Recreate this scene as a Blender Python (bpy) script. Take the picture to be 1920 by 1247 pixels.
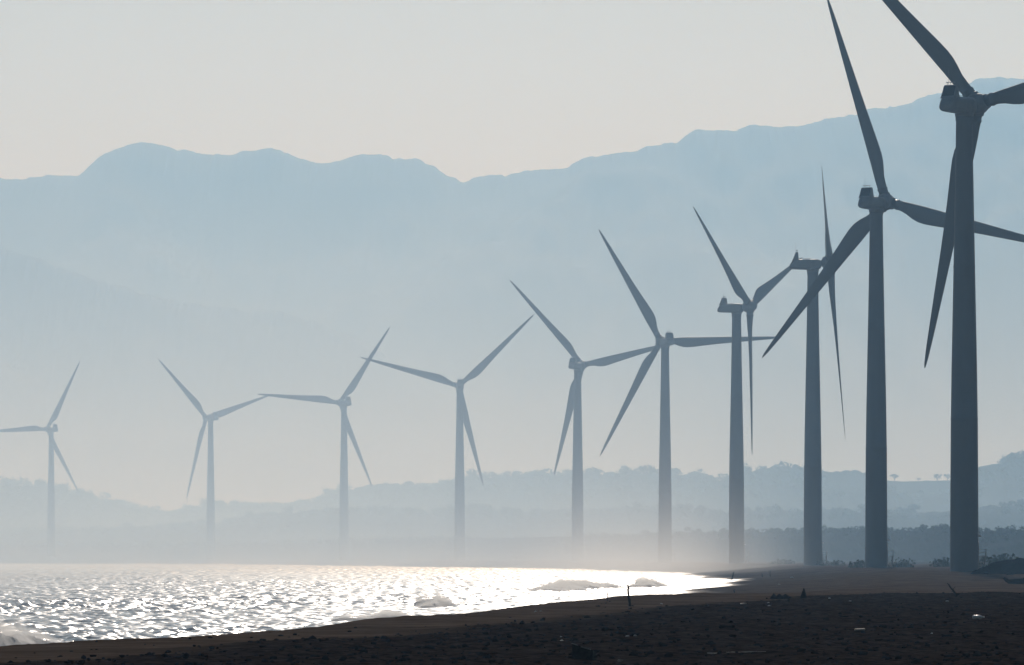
import bpy, bmesh, math, random
import numpy as np
from mathutils import Vector, Matrix

for o in list(bpy.data.objects):
    bpy.data.objects.remove(o)
SC = bpy.context.scene
COL = SC.collection
R = math.radians

# ------------------------------------------------------------------ camera
F = 13500.0            # focal length in pixels of a 1920 px wide frame
CX, HY, H = 960.0, 1041.0, 4.3
cam = bpy.data.cameras.new('camera')
cam.sensor_width = 36.0
cam.lens = F / 1920.0 * 36.0
cam.shift_y = (HY - 623.5) / 1920.0
cam.clip_start = 1.0
cam.clip_end = 60000.0
camo = bpy.data.objects.new('camera', cam)
COL.objects.link(camo)
camo.location = (0, 0, H)
camo.rotation_euler = (R(90), 0, 0)
SC.camera = camo

# ------------------------------------------------------------------ sky, sun, exposure
SUN_EL, SUN_AZ = R(22), R(2.0)
world = bpy.data.worlds.new('World')
SC.world = world
world.use_nodes = True
wn, wl = world.node_tree.nodes, world.node_tree.links
bg = wn['Background']
sky = wn.new('ShaderNodeTexSky')
sky.sky_type = 'NISHITA'
sky.sun_disc = False
sky.sun_elevation = SUN_EL
sky.sun_rotation = SUN_AZ
sky.altitude = 0
sky.air_density = 1.0
sky.dust_density = 0.33
sky.ozone_density = 1.0
wl.new(sky.outputs[0], bg.inputs['Color'])
bg.inputs['Strength'].default_value = 0.054

sl = bpy.data.lights.new('sun', 'SUN')
sl.energy = 3.0
sl.angle = R(0.5)
sl.color = (1.0, 0.98, 0.98)
so = bpy.data.objects.new('sun', sl)
COL.objects.link(so)
SDIR = Vector((math.sin(SUN_AZ) * math.cos(SUN_EL), math.cos(SUN_AZ) * math.cos(SUN_EL), math.sin(SUN_EL)))
so.rotation_euler = (-SDIR).to_track_quat('-Z', 'Y').to_euler()
so.location = (0, 0, 300)

vs = SC.view_settings
vs.view_transform = 'Standard'
vs.look = 'None'
vs.exposure = -0.88
vs.gamma = 1.0
cy = SC.cycles
cy.volume_bounces = 1
cy.max_bounces = 6
cy.use_denoising = True
cy.sample_clamp_indirect = 5.0
cy.caustics_reflective = False
cy.caustics_refractive = False

# ------------------------------------------------------------------ helpers
rnd = random.Random(7)


def hash2(ix, iy, seed):
    n = (ix.astype(np.int64) * 374761393 + iy.astype(np.int64) * 668265263 + seed * 1442695041) & 0x7fffffff
    n = ((n ^ (n >> 13)) * 1274126177) & 0x7fffffff
    n = ((n ^ (n >> 16)) * 1103515245) & 0x7fffffff
    return ((n ^ (n >> 11)) & 0xffff) / 65535.0


def vnoise(x, y, seed=0):
    x = np.asarray(x, float)
    y = np.asarray(y, float)
    ix, iy = np.floor(x), np.floor(y)
    fx, fy = x - ix, y - iy
    fx = fx * fx * fx * (fx * (fx * 6 - 15) + 10)
    fy = fy * fy * fy * (fy * (fy * 6 - 15) + 10)
    a = hash2(ix, iy, seed)
    b = hash2(ix + 1, iy, seed)
    c = hash2(ix, iy + 1, seed)
    d = hash2(ix + 1, iy + 1, seed)
    return (a + (b - a) * fx) * (1 - fy) + (c + (d - c) * fx) * fy - 0.5


def fbm(x, y, octs=4, seed=0, gain=0.5):
    s, a = 0.0, 1.0
    for k in range(octs):
        s = s + a * vnoise(x * 2.03 ** k + 17.3 * k, y * 2.03 ** k - 9.1 * k, seed + k)
        a *= gain
    return s


def crowns(x, y, seed=0):
    """rounded bumps, one per jittered cell: 0..1"""
    ix, iy = np.floor(x), np.floor(y)
    best = np.zeros_like(x)
    for dx in (-1, 0, 1):
        for dy in (-1, 0, 1):
            cx_, cy_ = ix + dx, iy + dy
            px = cx_ + 0.2 + 0.6 * hash2(cx_, cy_, seed)
            py = cy_ + 0.2 + 0.6 * hash2(cx_, cy_, seed + 1)
            rr = 0.45 + 0.35 * hash2(cx_, cy_, seed + 2)
            hh = 0.35 + 0.65 * hash2(cx_, cy_, seed + 3)
            d2 = ((x - px) ** 2 + (y - py) ** 2) / (rr * rr)
            best = np.maximum(best, hh * np.sqrt(np.clip(1 - d2, 0, 1)))
    return best


def smooth(a, b, x):
    t = np.clip((x - a) / (b - a), 0, 1)
    return t * t * (3 - 2 * t)


def link(name, me, parent=None):
    o = bpy.data.objects.new(name, me)
    COL.objects.link(o)
    if parent is not None:
        o.parent = parent
    return o


def tag(o, label=None, cat=None, group=None, kind=None):
    if label: o['label'] = label
    if cat: o['category'] = cat
    if group: o['group'] = group
    if kind: o['kind'] = kind
    return o


def mesh_np(name, verts, quads, mat, shade=True):
    me = bpy.data.meshes.new(name)
    verts = np.asarray(verts, np.float32)
    quads = np.asarray(quads, np.int32)
    k = quads.shape[1]
    me.vertices.add(len(verts))
    me.vertices.foreach_set('co', verts.ravel())
    me.loops.add(quads.size)
    me.loops.foreach_set('vertex_index', quads.ravel())
    me.polygons.add(len(quads))
    me.polygons.foreach_set('loop_start', np.arange(0, quads.size, k, dtype=np.int32))
    me.polygons.foreach_set('loop_total', np.full(len(quads), k, np.int32))
    me.update(calc_edges=True)
    me.validate()
    if shade:
        me.polygons.foreach_set('use_smooth', np.ones(len(me.polygons), bool))
    if mat: me.materials.append(mat)
    return me


def grid_quads(nr, nc):
    i = np.arange(nr - 1)[:, None] * nc + np.arange(nc - 1)[None, :]
    return np.stack([i, i + 1, i + nc + 1, i + nc], -1).reshape(-1, 4)


def add_attr(me, name, vals):
    a = me.attributes.new(name, 'FLOAT', 'POINT')
    a.data.foreach_set('value', np.asarray(vals, np.float32).ravel())


def bm_mesh(name, bm, mat, smooth_=True):
    me = bpy.data.meshes.new(name)
    bmesh.ops.recalc_face_normals(bm, faces=bm.faces[:])
    bm.to_mesh(me)
    bm.free()
    if smooth_:
        for p in me.polygons: p.use_smooth = True
    if mat: me.materials.append(mat)
    return me


def loft(bm, rings, cap=True):
    """rings: list of equal-length lists of Vectors"""
    vr = [[bm.verts.new(p) for p in r] for r in rings]
    n = len(vr[0])
    for a, b in zip(vr[:-1], vr[1:]):
        for k in range(n):
            bm.faces.new((a[k], a[(k + 1) % n], b[(k + 1) % n], b[k]))
    if cap:
        bm.faces.new(list(reversed(vr[0])))
        bm.faces.new(vr[-1])


def tube(bm, pts, radii, n=8, jag=0.0, rng=None):
    pts = [Vector(p) for p in pts]
    rings = []
    for i, p in enumerate(pts):
        d = (pts[min(i + 1, len(pts) - 1)] - pts[max(i - 1, 0)]).normalized()
        ref = Vector((0, 1, 0)) if abs(d.y) < 0.9 else Vector((1, 0, 0))
        u = d.cross(ref).normalized()
        v = d.cross(u)
        ring = []
        for k in range(n):
            a = 2 * math.pi * k / n
            r = radii[i] * (1 + (rng.uniform(-jag, jag) if rng else 0))
            ring.append(p + u * (math.cos(a) * r) + v * (math.sin(a) * r))
        rings.append(ring)
    loft(bm, rings)


def box(bm, x0, x1, y0, y1, z0, z1):
    vs_ = [bm.verts.new(p) for p in ((x0, y0, z0), (x1, y0, z0), (x1, y1, z0), (x0, y1, z0),
                                     (x0, y0, z1), (x1, y0, z1), (x1, y1, z1), (x0, y1, z1))]
    for f in ((3, 2, 1, 0), (4, 5, 6, 7), (0, 1, 5, 4), (1, 2, 6, 5), (2, 3, 7, 6), (3, 0, 4, 7)):
        bm.faces.new([vs_[i] for i in f])


# ------------------------------------------------------------------ materials
def mat(name, col, rough=0.6, spec=0.5, metal=0.0, noise=None, bump=None):
    """noise: (scale, other colour); bump: (scale, strength, distance)"""
    m = bpy.data.materials.new(name)
    m.use_nodes = True
    n, l = m.node_tree.nodes, m.node_tree.links
    b = n['Principled BSDF']
    b.inputs['Base Color'].default_value = (*col, 1)
    b.inputs['Roughness'].default_value = rough
    b.inputs['Specular IOR Level'].default_value = spec
    b.inputs['Metallic'].default_value = metal
    if noise or bump:
        tc = n.new('ShaderNodeTexCoord')
    if noise:
        t = n.new('ShaderNodeTexNoise')
        t.inputs['Scale'].default_value = noise[0]
        t.inputs['Detail'].default_value = 6
        t.inputs['Roughness'].default_value = 0.65
        l.new(tc.outputs['Object'], t.inputs['Vector'])
        r = n.new('ShaderNodeValToRGB')
        r.color_ramp.elements[0].position = 0.35
        r.color_ramp.elements[1].position = 0.68
        r.color_ramp.elements[0].color = (*col, 1)
        r.color_ramp.elements[1].color = (*noise[1], 1)
        l.new(t.outputs['Fac'], r.inputs['Fac'])
        l.new(r.outputs['Color'], b.inputs['Base Color'])
    if bump:
        t2 = n.new('ShaderNodeTexNoise')
        t2.inputs['Scale'].default_value = bump[0]
        t2.inputs['Detail'].default_value = 5
        l.new(tc.outputs['Object'], t2.inputs['Vector'])
        bp = n.new('ShaderNodeBump')
        bp.inputs['Strength'].default_value = bump[1]
        bp.inputs['Distance'].default_value = bump[2]
        l.new(t2.outputs['Fac'], bp.inputs['Height'])
        l.new(bp.outputs['Normal'], b.inputs['Normal'])
    return m


M = {}
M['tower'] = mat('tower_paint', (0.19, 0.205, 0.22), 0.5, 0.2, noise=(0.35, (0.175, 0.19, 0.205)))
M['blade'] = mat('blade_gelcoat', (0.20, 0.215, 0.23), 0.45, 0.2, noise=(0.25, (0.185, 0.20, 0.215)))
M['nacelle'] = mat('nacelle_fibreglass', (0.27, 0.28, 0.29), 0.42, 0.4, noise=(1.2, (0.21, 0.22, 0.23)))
M['grille'] = mat('grille_black', (0.03, 0.03, 0.035), 0.6)
M['steel'] = mat('painted_steel', (0.33, 0.34, 0.35), 0.35, 0.5)
M['concrete'] = mat('concrete', (0.28, 0.27, 0.26), 0.85, noise=(2.0, (0.2, 0.19, 0.18)))
M['driftwood'] = mat('driftwood', (0.06, 0.05, 0.045), 0.85, 0.05, noise=(9, (0.03, 0.026, 0.024)), bump=(30, 0.6, 0.02))
M['palewood'] = mat('bleached_wood', (0.30, 0.27, 0.24), 0.6, noise=(12, (0.2, 0.18, 0.16)), bump=(40, 0.5, 0.01))
M['plastic'] = mat('white_plastic', (0.78, 0.79, 0.80), 0.3, noise=(14, (0.62, 0.63, 0.62)))
M['rock'] = mat('dark_rock', (0.045, 0.043, 0.043), 0.9, 0.0, noise=(4, (0.028, 0.027, 0.028)), bump=(9, 0.8, 0.05))
M['soil'] = mat('black_soil', (0.035, 0.034, 0.036), 0.9, 0.0, noise=(1.5, (0.022, 0.022, 0.024)), bump=(4, 0.8, 0.1))
M['bark'] = mat('bark', (0.07, 0.055, 0.045), 0.9, noise=(2, (0.045, 0.036, 0.03)))
M['mountain'] = mat('mountain_forest', (0.035, 0.05, 0.03), 0.95, 0.1, noise=(0.004, (0.055, 0.06, 0.04)))
M['hill'] = mat('hill_scrub', (0.035, 0.042, 0.026), 0.95, 0.0, noise=(0.03, (0.055, 0.052, 0.036)))


def leaf_mat(name, c0, c1):
    m = mat(name, c0, 0.8, 0.05, noise=(0.15, c1))
    return m


M['leaf'] = leaf_mat('leaves', (0.05, 0.075, 0.03), (0.085, 0.095, 0.045))


def ground_mat():
    m = bpy.data.materials.new('beach_ground')
    m.use_nodes = True
    n, l = m.node_tree.nodes, m.node_tree.links
    b = n['Principled BSDF']
    tc = n.new('ShaderNodeTexCoord')

    def noise(scale, detail=8, rough=0.65, vec=None):
        t = n.new('ShaderNodeTexNoise')
        t.inputs['Scale'].default_value = scale
        t.inputs['Detail'].default_value = detail
        t.inputs['Roughness'].default_value = rough
        l.new(vec or tc.outputs['Object'], t.inputs['Vector'])
        return t.outputs['Fac']

    def attr(a):
        t = n.new('ShaderNodeAttribute')
        t.attribute_name = a
        return t.outputs['Fac']

    def ramp(fac, p0, c0, p1, c1):
        r = n.new('ShaderNodeValToRGB')
        e = r.color_ramp.elements
        e[0].position, e[1].position = p0, p1
        e[0].color, e[1].color = (*c0, 1), (*c1, 1)
        l.new(fac, r.inputs['Fac'])
        return r.outputs['Color']

    def mix(fac, a, c):
        x = n.new('ShaderNodeMix')
        x.data_type = 'RGBA'
        l.new(fac, x.inputs[0])
        l.new(a, x.inputs[6])
        l.new(c, x.inputs[7])
        return x.outputs[2]
    sand = ramp(noise(0.22, 10, 0.75), 0.36, (0.09, 0.063, 0.044), 0.66, (0.215, 0.152, 0.108))
    grav = ramp(noise(2.2), 0.35, (0.022, 0.016, 0.0135), 0.72, (0.085, 0.063, 0.053))
    scrub = ramp(noise(0.06), 0.35, (0.06, 0.062, 0.042), 0.7, (0.10, 0.095, 0.07))
    c = mix(attr('gravel'), sand, grav)
    c = mix(attr('scrub'), c, scrub)
    wet = n.new('ShaderNodeMix')
    wet.data_type = 'RGBA'
    l.new(attr('wet'), wet.inputs[0])
    l.new(c, wet.inputs[6])
    wet.inputs[7].default_value = (0.05, 0.043, 0.036, 1)
    l.new(wet.outputs[2], b.inputs['Base Color'])
    rr = n.new('ShaderNodeMapRange')
    l.new(attr('wet'), rr.inputs['Value'])
    rr.inputs['To Min'].default_value = 0.92
    rr.inputs['To Max'].default_value = 0.42
    l.new(rr.outputs[0], b.inputs['Roughness'])
    sp = n.new('ShaderNodeMapRange')
    l.new(attr('wet'), sp.inputs['Value'])
    sp.inputs['To Min'].default_value = 0.0
    sp.inputs['To Max'].default_value = 0.5
    l.new(sp.outputs[0], b.inputs['Specular IOR Level'])
    bp = n.new('ShaderNodeBump')
    bp.inputs['Strength'].default_value = 0.9
    bp.inputs['Distance'].default_value = 0.06
    l.new(noise(5.0, 8, 0.7), bp.inputs['Height'])
    l.new(bp.outputs['Normal'], b.inputs['Normal'])
    return m


def water_mat():
    m = bpy.data.materials.new('sea_water')
    m.use_nodes = True
    n, l = m.node_tree.nodes, m.node_tree.links
    b = n['Principled BSDF']
    b.inputs['Base Color'].default_value = (0.31, 0.36, 0.38, 1)
    b.inputs['Roughness'].default_value = 0.22
    b.inputs['IOR'].default_value = 1.33
    tc = n.new('ShaderNodeTexCoord')
    t = n.new('ShaderNodeTexNoise')
    t.inputs['Scale'].default_value = 1.1
    t.inputs['Detail'].default_value = 3
    l.new(tc.outputs['Object'], t.inputs['Vector'])
    bp = n.new('ShaderNodeBump')
    bp.inputs['Strength'].default_value = 1.0
    bp.inputs['Distance'].default_value = 0.03
    l.new(t.outputs['Fac'], bp.inputs['Height'])
    t2 = n.new('ShaderNodeTexNoise')
    t2.inputs['Scale'].default_value = 0.3
    t2.inputs['Detail'].default_value = 2
    l.new(tc.outputs['Object'], t2.inputs['Vector'])
    bp2 = n.new('ShaderNodeBump')
    bp2.inputs['Strength'].default_value = 1.0
    bp2.inputs['Distance'].default_value = 0.22
    l.new(t2.outputs['Fac'], bp2.inputs['Height'])
    l.new(bp2.outputs['Normal'], bp.inputs['Normal'])
    l.new(bp.outputs['Normal'], b.inputs['Normal'])
    return m


def foam_mat():
    m = mat('sea_foam', (0.86, 0.87, 0.87), 0.9, 0.1, noise=(3.0, (0.74, 0.76, 0.77)), bump=(9, 0.6, 0.05))
    n, l = m.node_tree.nodes, m.node_tree.links
    # foam is froth: light from behind glows through it
    tr = n.new('ShaderNodeBsdfTranslucent')
    tr.inputs['Color'].default_value = (0.88, 0.89, 0.88, 1)
    mx = n.new('ShaderNodeMixShader')
    mx.inputs[0].default_value = 0.5
    l.new(n['Principled BSDF'].outputs[0], mx.inputs[1])
    l.new(tr.outputs[0], mx.inputs[2])
    l.new(mx.outputs[0], n['Material Output'].inputs['Surface'])
    return m


M['ground'] = ground_mat()
M['water'] = water_mat()
M['foam'] = foam_mat()


def spray_mat():
    m = bpy.data.materials.new('droplet_spray')
    m.use_nodes = True
    n, l = m.node_tree.nodes, m.node_tree.links
    n.remove(n['Principled BSDF'])
    pv = n.new('ShaderNodeVolumePrincipled')
    pv.inputs['Color'].default_value = (0.99, 0.985, 0.97, 1)
    pv.inputs['Density'].default_value = 0.28
    pv.inputs['Anisotropy'].default_value = 0.5
    l.new(pv.outputs[0], n['Material Output'].inputs['Volume'])
    return m


M['spray'] = spray_mat()

# ------------------------------------------------------------------ the shore in plan
SHORE = np.array([(-200, -75), (0, -45), (192, -24), (272, -16), (341, -11), (450, -2), (700, 13), (950, 26.5), (1150, 32.5),
                  (1400, 36.5), (1707, 37.5), (2150, 22), (2524, -24), (2900, -69), (3317, -135), (3870, -275), (4600, -520),
                  (6000, -1100), (9000, -2600), (17000, -7000)], float)
SLOPEW = np.array([(0, 11), (450, 12), (600, 22), (1000, 27), (1700, 24), (2500, 22), (6000, 40), (17000, 60)], float)
CREST = np.array([(0, 1.9), (450, 1.9), (620, 1.35), (800, 1.3), (1000, 1.9), (2000, 2.0), (6000, 3), (17000, 4)], float)
GRAVB = np.array([(-100, -40), (100, -17.5), (170, -8.2), (277, 4.2), (341, 9), (401, 16), (440, 28), (447, 60), (455, 250), (470, 900)], float)


def lerp(tab, y):
    return np.interp(y, tab[:, 0], tab[:, 1])


def shore_x(y):
    return lerp(SHORE, y) + 1.2 * np.sin(np.asarray(y) / 37.0) * smooth(500, 900, np.asarray(y, float)) + 2.0 * np.sin(np.asarray(y) / 91.0 + 1) * smooth(500, 900, np.asarray(y, float))


def gravel_mask(x, y):
    e = lerp(GRAVB, y) + 2.5 * fbm(x / 9, y / 26, 3, 31)
    return smooth(-2.2, 2.2, x - e) * (1 - smooth(446, 452, y + 10 * fbm(x / 6, y / 40, 3, 37)))


def ground_z(x, y, detail=True):
    x = np.asarray(x, float)
    y = np.asarray(y, float)
    s = x - shore_x(y)
    w, c = lerp(SLOPEW, y), lerp(CREST, y)
    t = np.clip(s / w, 0, 1)
    z = c * (t ** 1.15) * (1.08 - 0.08 * t)
    z = np.where(s < 0, np.maximum(s * 0.10, -2.0), z)
    z = z + smooth(30, 160, s) * 0.9 * (fbm(x / 90, y / 160, 3, 5) + 0.25) * smooth(900, 1500, y)
    # inland the land climbs slowly towards the foothills
    z = z + smooth(1500, 6000, y) * smooth(60, 600, s) * 6
    if detail:
        near = smooth(-2, 4, s)
        g = gravel_mask(x, y)
        rel = 0.10 * fbm(x / 2.4, y / 5.0, 4, 11) + 0.05 * fbm(x / 0.5, y / 0.9, 3, 12)
        z = z + near * (rel * (0.35 + 1.0 * g) + 0.10 * g + 0.25 * fbm(x / 14, y / 45, 2, 13))
        z = z + smooth(500, 900, y) * near * 0.18 * fbm(x / 6, y / 30, 3, 14)
    return z


def ray_ground(px, py):
    """the point of the beach seen at a pixel of the 1920 px frame"""
    dx, dz = (px - CX) / F, -(py - HY) / F
    D = np.linspace(110, 1700, 12000)
    z = ground_z(dx * D, D)
    hit = np.nonzero(z >= H + dz * D)[0]
    d = D[hit[0]] if len(hit) else 1000.0
    return Vector((dx * d, d, float(ground_z(dx * d, d))))


# ground sheet: rows of growing spacing out to the foot of the mountains
def rows():
    out, d = [], -60.0
    while d < 15800:
        out.append(d)
        if d < 130: d += 4
        elif d < 470: d += 0.35
        elif d < 1400: d += 1.6
        elif d < 4500: d += 12
        else: d += 120
    return np.array(out)


def build_ground():
    r = rows()
    t = np.concatenate([np.linspace(-0.75, -0.10, 40)[:-1], np.linspace(-0.10, 0.10, 620), np.linspace(0.10, 0.75, 40)[1:]])
    Y = np.repeat(r[:, None], len(t), 1)
    X = t[None, :] * (Y + 90)
    Z = ground_z(X, Y)
    me = mesh_np('beach', np.stack([X, Y, Z], -1).reshape(-1, 3), grid_quads(len(r), len(t)), M['ground'])
    s = X - shore_x(Y)
    add_attr(me, 'gravel', gravel_mask(X, Y))
    wet = (1 - smooth(0.5, 4.5, s + 2.5 * fbm(X / 5, Y / 40, 3, 21))) * smooth(500, 700, Y)
    add_attr(me, 'wet', wet)
    add_attr(me, 'scrub', smooth(45, 110, s + 30 * fbm(X / 30, Y / 60, 3, 22)) * smooth(1100, 1500, Y))
    tag(link('beach', me), 'dark gravel and brown sand beach curving along the bay', 'beach', kind='structure')


build_ground()


# ------------------------------------------------------------------ the sea
def build_sea():
    out, d = [], 60.0
    while d < 5200:
        out.append(d)
        d += max(0.25, 0.0007 * d) if d > 250 else 2.0
    r = np.array(out)
    # the sheet runs from far out on the left to just under the beach
    left, fine = np.linspace(-0.6, -0.0775, 40)[:-1], np.linspace(-0.0775, 0.036, 640)
    t = np.concatenate([left, fine])
    Y = np.repeat(r[:, None], len(t), 1)
    X = np.minimum(t[None, :] * (Y + 20), shore_x(Y) + 14)
    rng = np.random.default_rng(4)
    Z = np.zeros_like(X)
    offs = np.clip((shore_x(Y) - X), 0, 400)
    calm = 0.5 + 0.5 * smooth(1, 12, offs)
    var = 0.0
    warp = fbm(X / 9, Y / 9, 2, 50)
    warp2 = fbm(X / 23, Y / 23, 2, 58)
    for k in range(60):
        lam = 0.5 * (6 / 0.5) ** (k / 59.0)
        lam *= rng.uniform(0.9, 1.1)
        # wind sea running in from the open water on the left and ahead
        th = R(215) + rng.normal() * 0.85
        kx, ky = math.cos(th) * 2 * math.pi / lam, math.sin(th) * 2 * math.pi / lam
        amp = lam ** 0.80 * (1.0 if lam < 6 else 0.6)
        var += 0.5 * (amp * 2 * math.pi / lam) ** 2
        lod = smooth(1.4, 3.2, lam / (0.0006 * Y + 0.05))
        ph = kx * X + ky * Y + rng.uniform(0, 6.28) + 2.2 * (warp * math.cos(k) + warp2 * math.sin(k))
        Z += amp * lod * (np.sin(ph) + 0.25 * np.cos(2 * ph))
    Z *= SLOPE / math.sqrt(var)
    calm = calm * (1.3 - 0.35 * smooth(30, 150, offs))
    Z *= calm * (0.75 + 0.9 * (fbm(X / 40, Y / 160, 3, 71) + 0.3))
    me = mesh_np('sea', np.stack([X, Y, Z], -1).reshape(-1, 3), grid_quads(len(r), len(t)), M['water'])
    tag(link('sea', me), 'choppy sea glittering white under the low sun', 'sea', kind='structure')


SLOPE = 0.165        # rms steepness of the wind sea
build_sea()


# breaking waves: lumpy ridges of foam lying along the shore
def breaker(y0, y1, off, hgt, width, seed, label):
    ny, nx = int((y1 - y0) / 0.16) + 2, 64
    v = np.linspace(0, 1, ny)[:, None] * np.ones((1, nx))
    u = np.ones((ny, 1)) * np.linspace(-1, 1, nx)[None, :]
    Y = y0 + (y1 - y0) * v
    X = shore_x(Y) - off + u * width + 1.5 * fbm(Y / 14, u, 2, seed)
    env = np.clip(np.sin(np.pi * np.clip(v, 0, 1)), 0, 1) ** 0.5
    ridge = np.clip(1 - u * u, 0, 1)
    body = 0.12 + 0.75 * np.clip(fbm(X / 2.2, Y / 6, 3, seed + 3, 0.55) + 0.35, 0, None)
    puffs = 0.55 * crowns(X / 0.75, Y / 1.1, seed + 5) + 0.35 * crowns(X / 0.33, Y / 0.5, seed + 6) + 0.5 * fbm(X / 0.22, Y / 0.3, 3, seed + 9, 0.6)
    Z = hgt * env * ridge * (body + 0.62 * puffs) + 0.06 - 0.35 * (1 - ridge) - 0.2 * (1 - env)
    core = Z * 0.62
    me = mesh_np('breaking_wave', np.stack([X, Y, core], -1).reshape(-1, 3), grid_quads(ny, nx), M['foam'])
    o = tag(link('breaking_wave', me), label, 'wave', 'waves breaking along the shore')
    # the airy spray thrown up over the crest: a closed lumpy body of droplets
    Zt = Z + hgt * env * ridge * (0.10 + 0.30 * crowns(X / 0.5, Y / 0.8, seed + 7)) + 0.02
    Zb = np.minimum(core, Zt) - 0.4
    q = grid_quads(ny, nx)
    N = ny * nx
    rim = np.concatenate([np.arange(nx - 1), np.arange(nx - 1, N - 1, nx), np.arange(N - 1, N - nx, -1), np.arange(N - nx, 0, -nx)])
    nxt = np.roll(rim, -1)
    qq = np.concatenate([q, q[:, ::-1] + N, np.stack([nxt, rim, rim + N, nxt + N], -1)])
    V = np.concatenate([np.stack([X, Y, Zt], -1).reshape(-1, 3), np.stack([X, Y, Zb], -1).reshape(-1, 3)])
    link('spray', mesh_np('spray', V, qq, M['spray'], False), o)
    return o


breaker(314, 342, 12, 1.35, 2.6, 101, 'foaming wave breaking at the left edge of the photo')
breaker(470, 510, 9.5, 0.45, 1.8, 131, 'low white wave curling behind the beach left of the tallest breaker')
breaker(584, 620, 13.5, 1.0, 1.9, 161, 'tall hump of spray and foam breaking left of the wooden stake')
breaker(850, 960, 14, 0.95, 4.5, 191, 'long broken wave of grey foam behind the wooden stake')
breaker(955, 1010, 9, 1.1, 2.6, 221, 'small foam crest near the narrow tip of the water')


# ------------------------------------------------------------------ mountains and hills
def heightstrip(name, D0, sky_pts, front, back, m, label, cat, rough=0.03, pow_=1.0, crown=None, Dfun=None, ncol=700, nrow=90, floor=0.0, seed=0, foot=-1.0):
    p = np.array(sky_pts, float)
    px = np.linspace(p[0, 0], p[-1, 0], ncol)
    py = np.interp(px, p[:, 0], p[:, 1])
    # soften the corners of the traced skyline a little
    hw = max(4, ncol // 260)
    ker = np.hanning(2 * hw + 1); ker /= ker.sum()
    py = np.convolve(np.pad(py, hw, mode='edge'), ker, mode='valid')
    D = D0 * np.ones_like(px) if Dfun is None else np.interp(px, Dfun[0], Dfun[1])
    Z0 = H + (HY - py) / F * D
    v = np.concatenate([np.linspace(-1, 0, int(nrow * 0.7)) * 1.0, np.linspace(0, 1, nrow - int(nrow * 0.7) + 1)[1:]])
    V = v[:, None] * np.ones((1, ncol))
    Y = D[None, :] + np.where(V < 0, V * front, V * back)
    X = ((px - CX) / F)[None, :] * D[None, :] * np.ones_like(V)
    prof = np.where(V < 0, (1 + V), (1 - V)) ** pow_
    base = foot
    Z = base + (Z0[None, :] - base) * prof
    spur = fbm(X / (front * 0.16), Y / (front * 0.5), 5, 300 + seed)
    Z = Z + (Z0[None, :]) * spur * 0.55 * (1 - prof) * prof * 2.2
    if name.startswith('mountain'):
        # treetops and crags along the crest
        Z = Z + smooth(0.9, 0.99, prof) * (6 * fbm(X / 42, Y / 900, 4, 331 + seed, 0.6) + 3 * fbm(X / 11, Y / 900, 2, 335 + seed))
    Z = Z + (Z0[None, :]) * rough * fbm(X / (front * 0.02), Y / (front * 0.05), 4, 320 + seed) * prof
    if crown:
        cs, ch = crown
        if name == 'foothills':
            ch = ch * (1 - 0.93 * smooth(1640, 1662, px) * (1 - smooth(1785, 1815, px)))[None, :]
        Z = Z + (ch * crowns(X / cs, Y / (cs * 1.6), 340 + seed) + 0.4 * ch * fbm(X / (cs * 0.35), Y / (cs * 0.35), 3, 345 + seed)) * smooth(0.05, 0.3, prof)
    me = mesh_np(name, np.stack([X, Y, Z], -1).reshape(-1, 3), grid_quads(len(v), ncol), m)
    return tag(link(name, me), label, cat, kind='structure'), (X, Y, Z)


SKYLINE = [(-900, 330), (-400, 300), (-200, 320), (0, 332), (40, 333), (80, 329), (145, 329), (170, 308), (200, 286), (240, 269),
           (280, 265), (310, 272), (345, 278), (380, 288), (430, 292), (460, 283), (500, 278), (540, 289), (590, 306), (640, 302),
           (690, 293), (712, 291), (740, 299), (775, 302), (815, 316), (850, 335), (868, 344), (900, 331), (950, 325), (1000, 319),
           (1060, 316), (1100, 294), (1160, 290), (1210, 276), (1240, 268), (1265, 270), (1300, 245), (1340, 243), (1420, 236),
           (1480, 236), (1540, 230), (1600, 216), (1680, 202), (1720, 186), (1780, 167), (1830, 151), (1880, 148), (1920, 148),
           (2100, 120), (2500, 190), (2900, 240)]
heightstrip('mountains', 14000, SKYLINE, 3000, 1500, M['mountain'], 'long blue mountain range along the skyline', 'mountains', rough=0.012, ncol=2600, seed=1)
heightstrip('mountain_ridge', 11700, [(-900, 380), (-300, 420), (0, 465), (80, 488), (150, 513), (250, 545), (330, 568), (420, 580), (560, 590), (620, 610),
                                      (690, 650), (800, 720), (950, 800), (1100, 880)], 1600, 900, M['mountain'],
            'darker spur falling from the left below the mountain range', 'mountains', rough=0.02, ncol=1400, seed=2)
_, FOOT = heightstrip('foothills', 6500, [(-700, 900), (-200, 910), (0, 918), (60, 914), (110, 922), (150, 932), (200, 952), (250, 958), (300, 968), (350, 960), (400, 952), (440, 958), (480, 958),
                                (560, 957), (600, 945), (640, 929), (700, 914), (760, 909), (800, 915), (825, 912), (860, 902), (930, 900), (1000, 893), (1040, 896), (1075, 898),
                                (1150, 890), (1230, 892), (1300, 898), (1360, 908), (1395, 889), (1460, 879), (1500, 881), (1540, 890), (1595, 886), (1625, 892),
                                (1660, 902), (1780, 902), (1835, 882), (1880, 870), (1920, 856), (2100, 850), (2600, 870)], 1500, 700, M['hill'],
            'wooded foothills in haze behind the turbines', 'hills', rough=0.02, crown=(9, 4.5), ncol=1500, nrow=110, seed=3)
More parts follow.
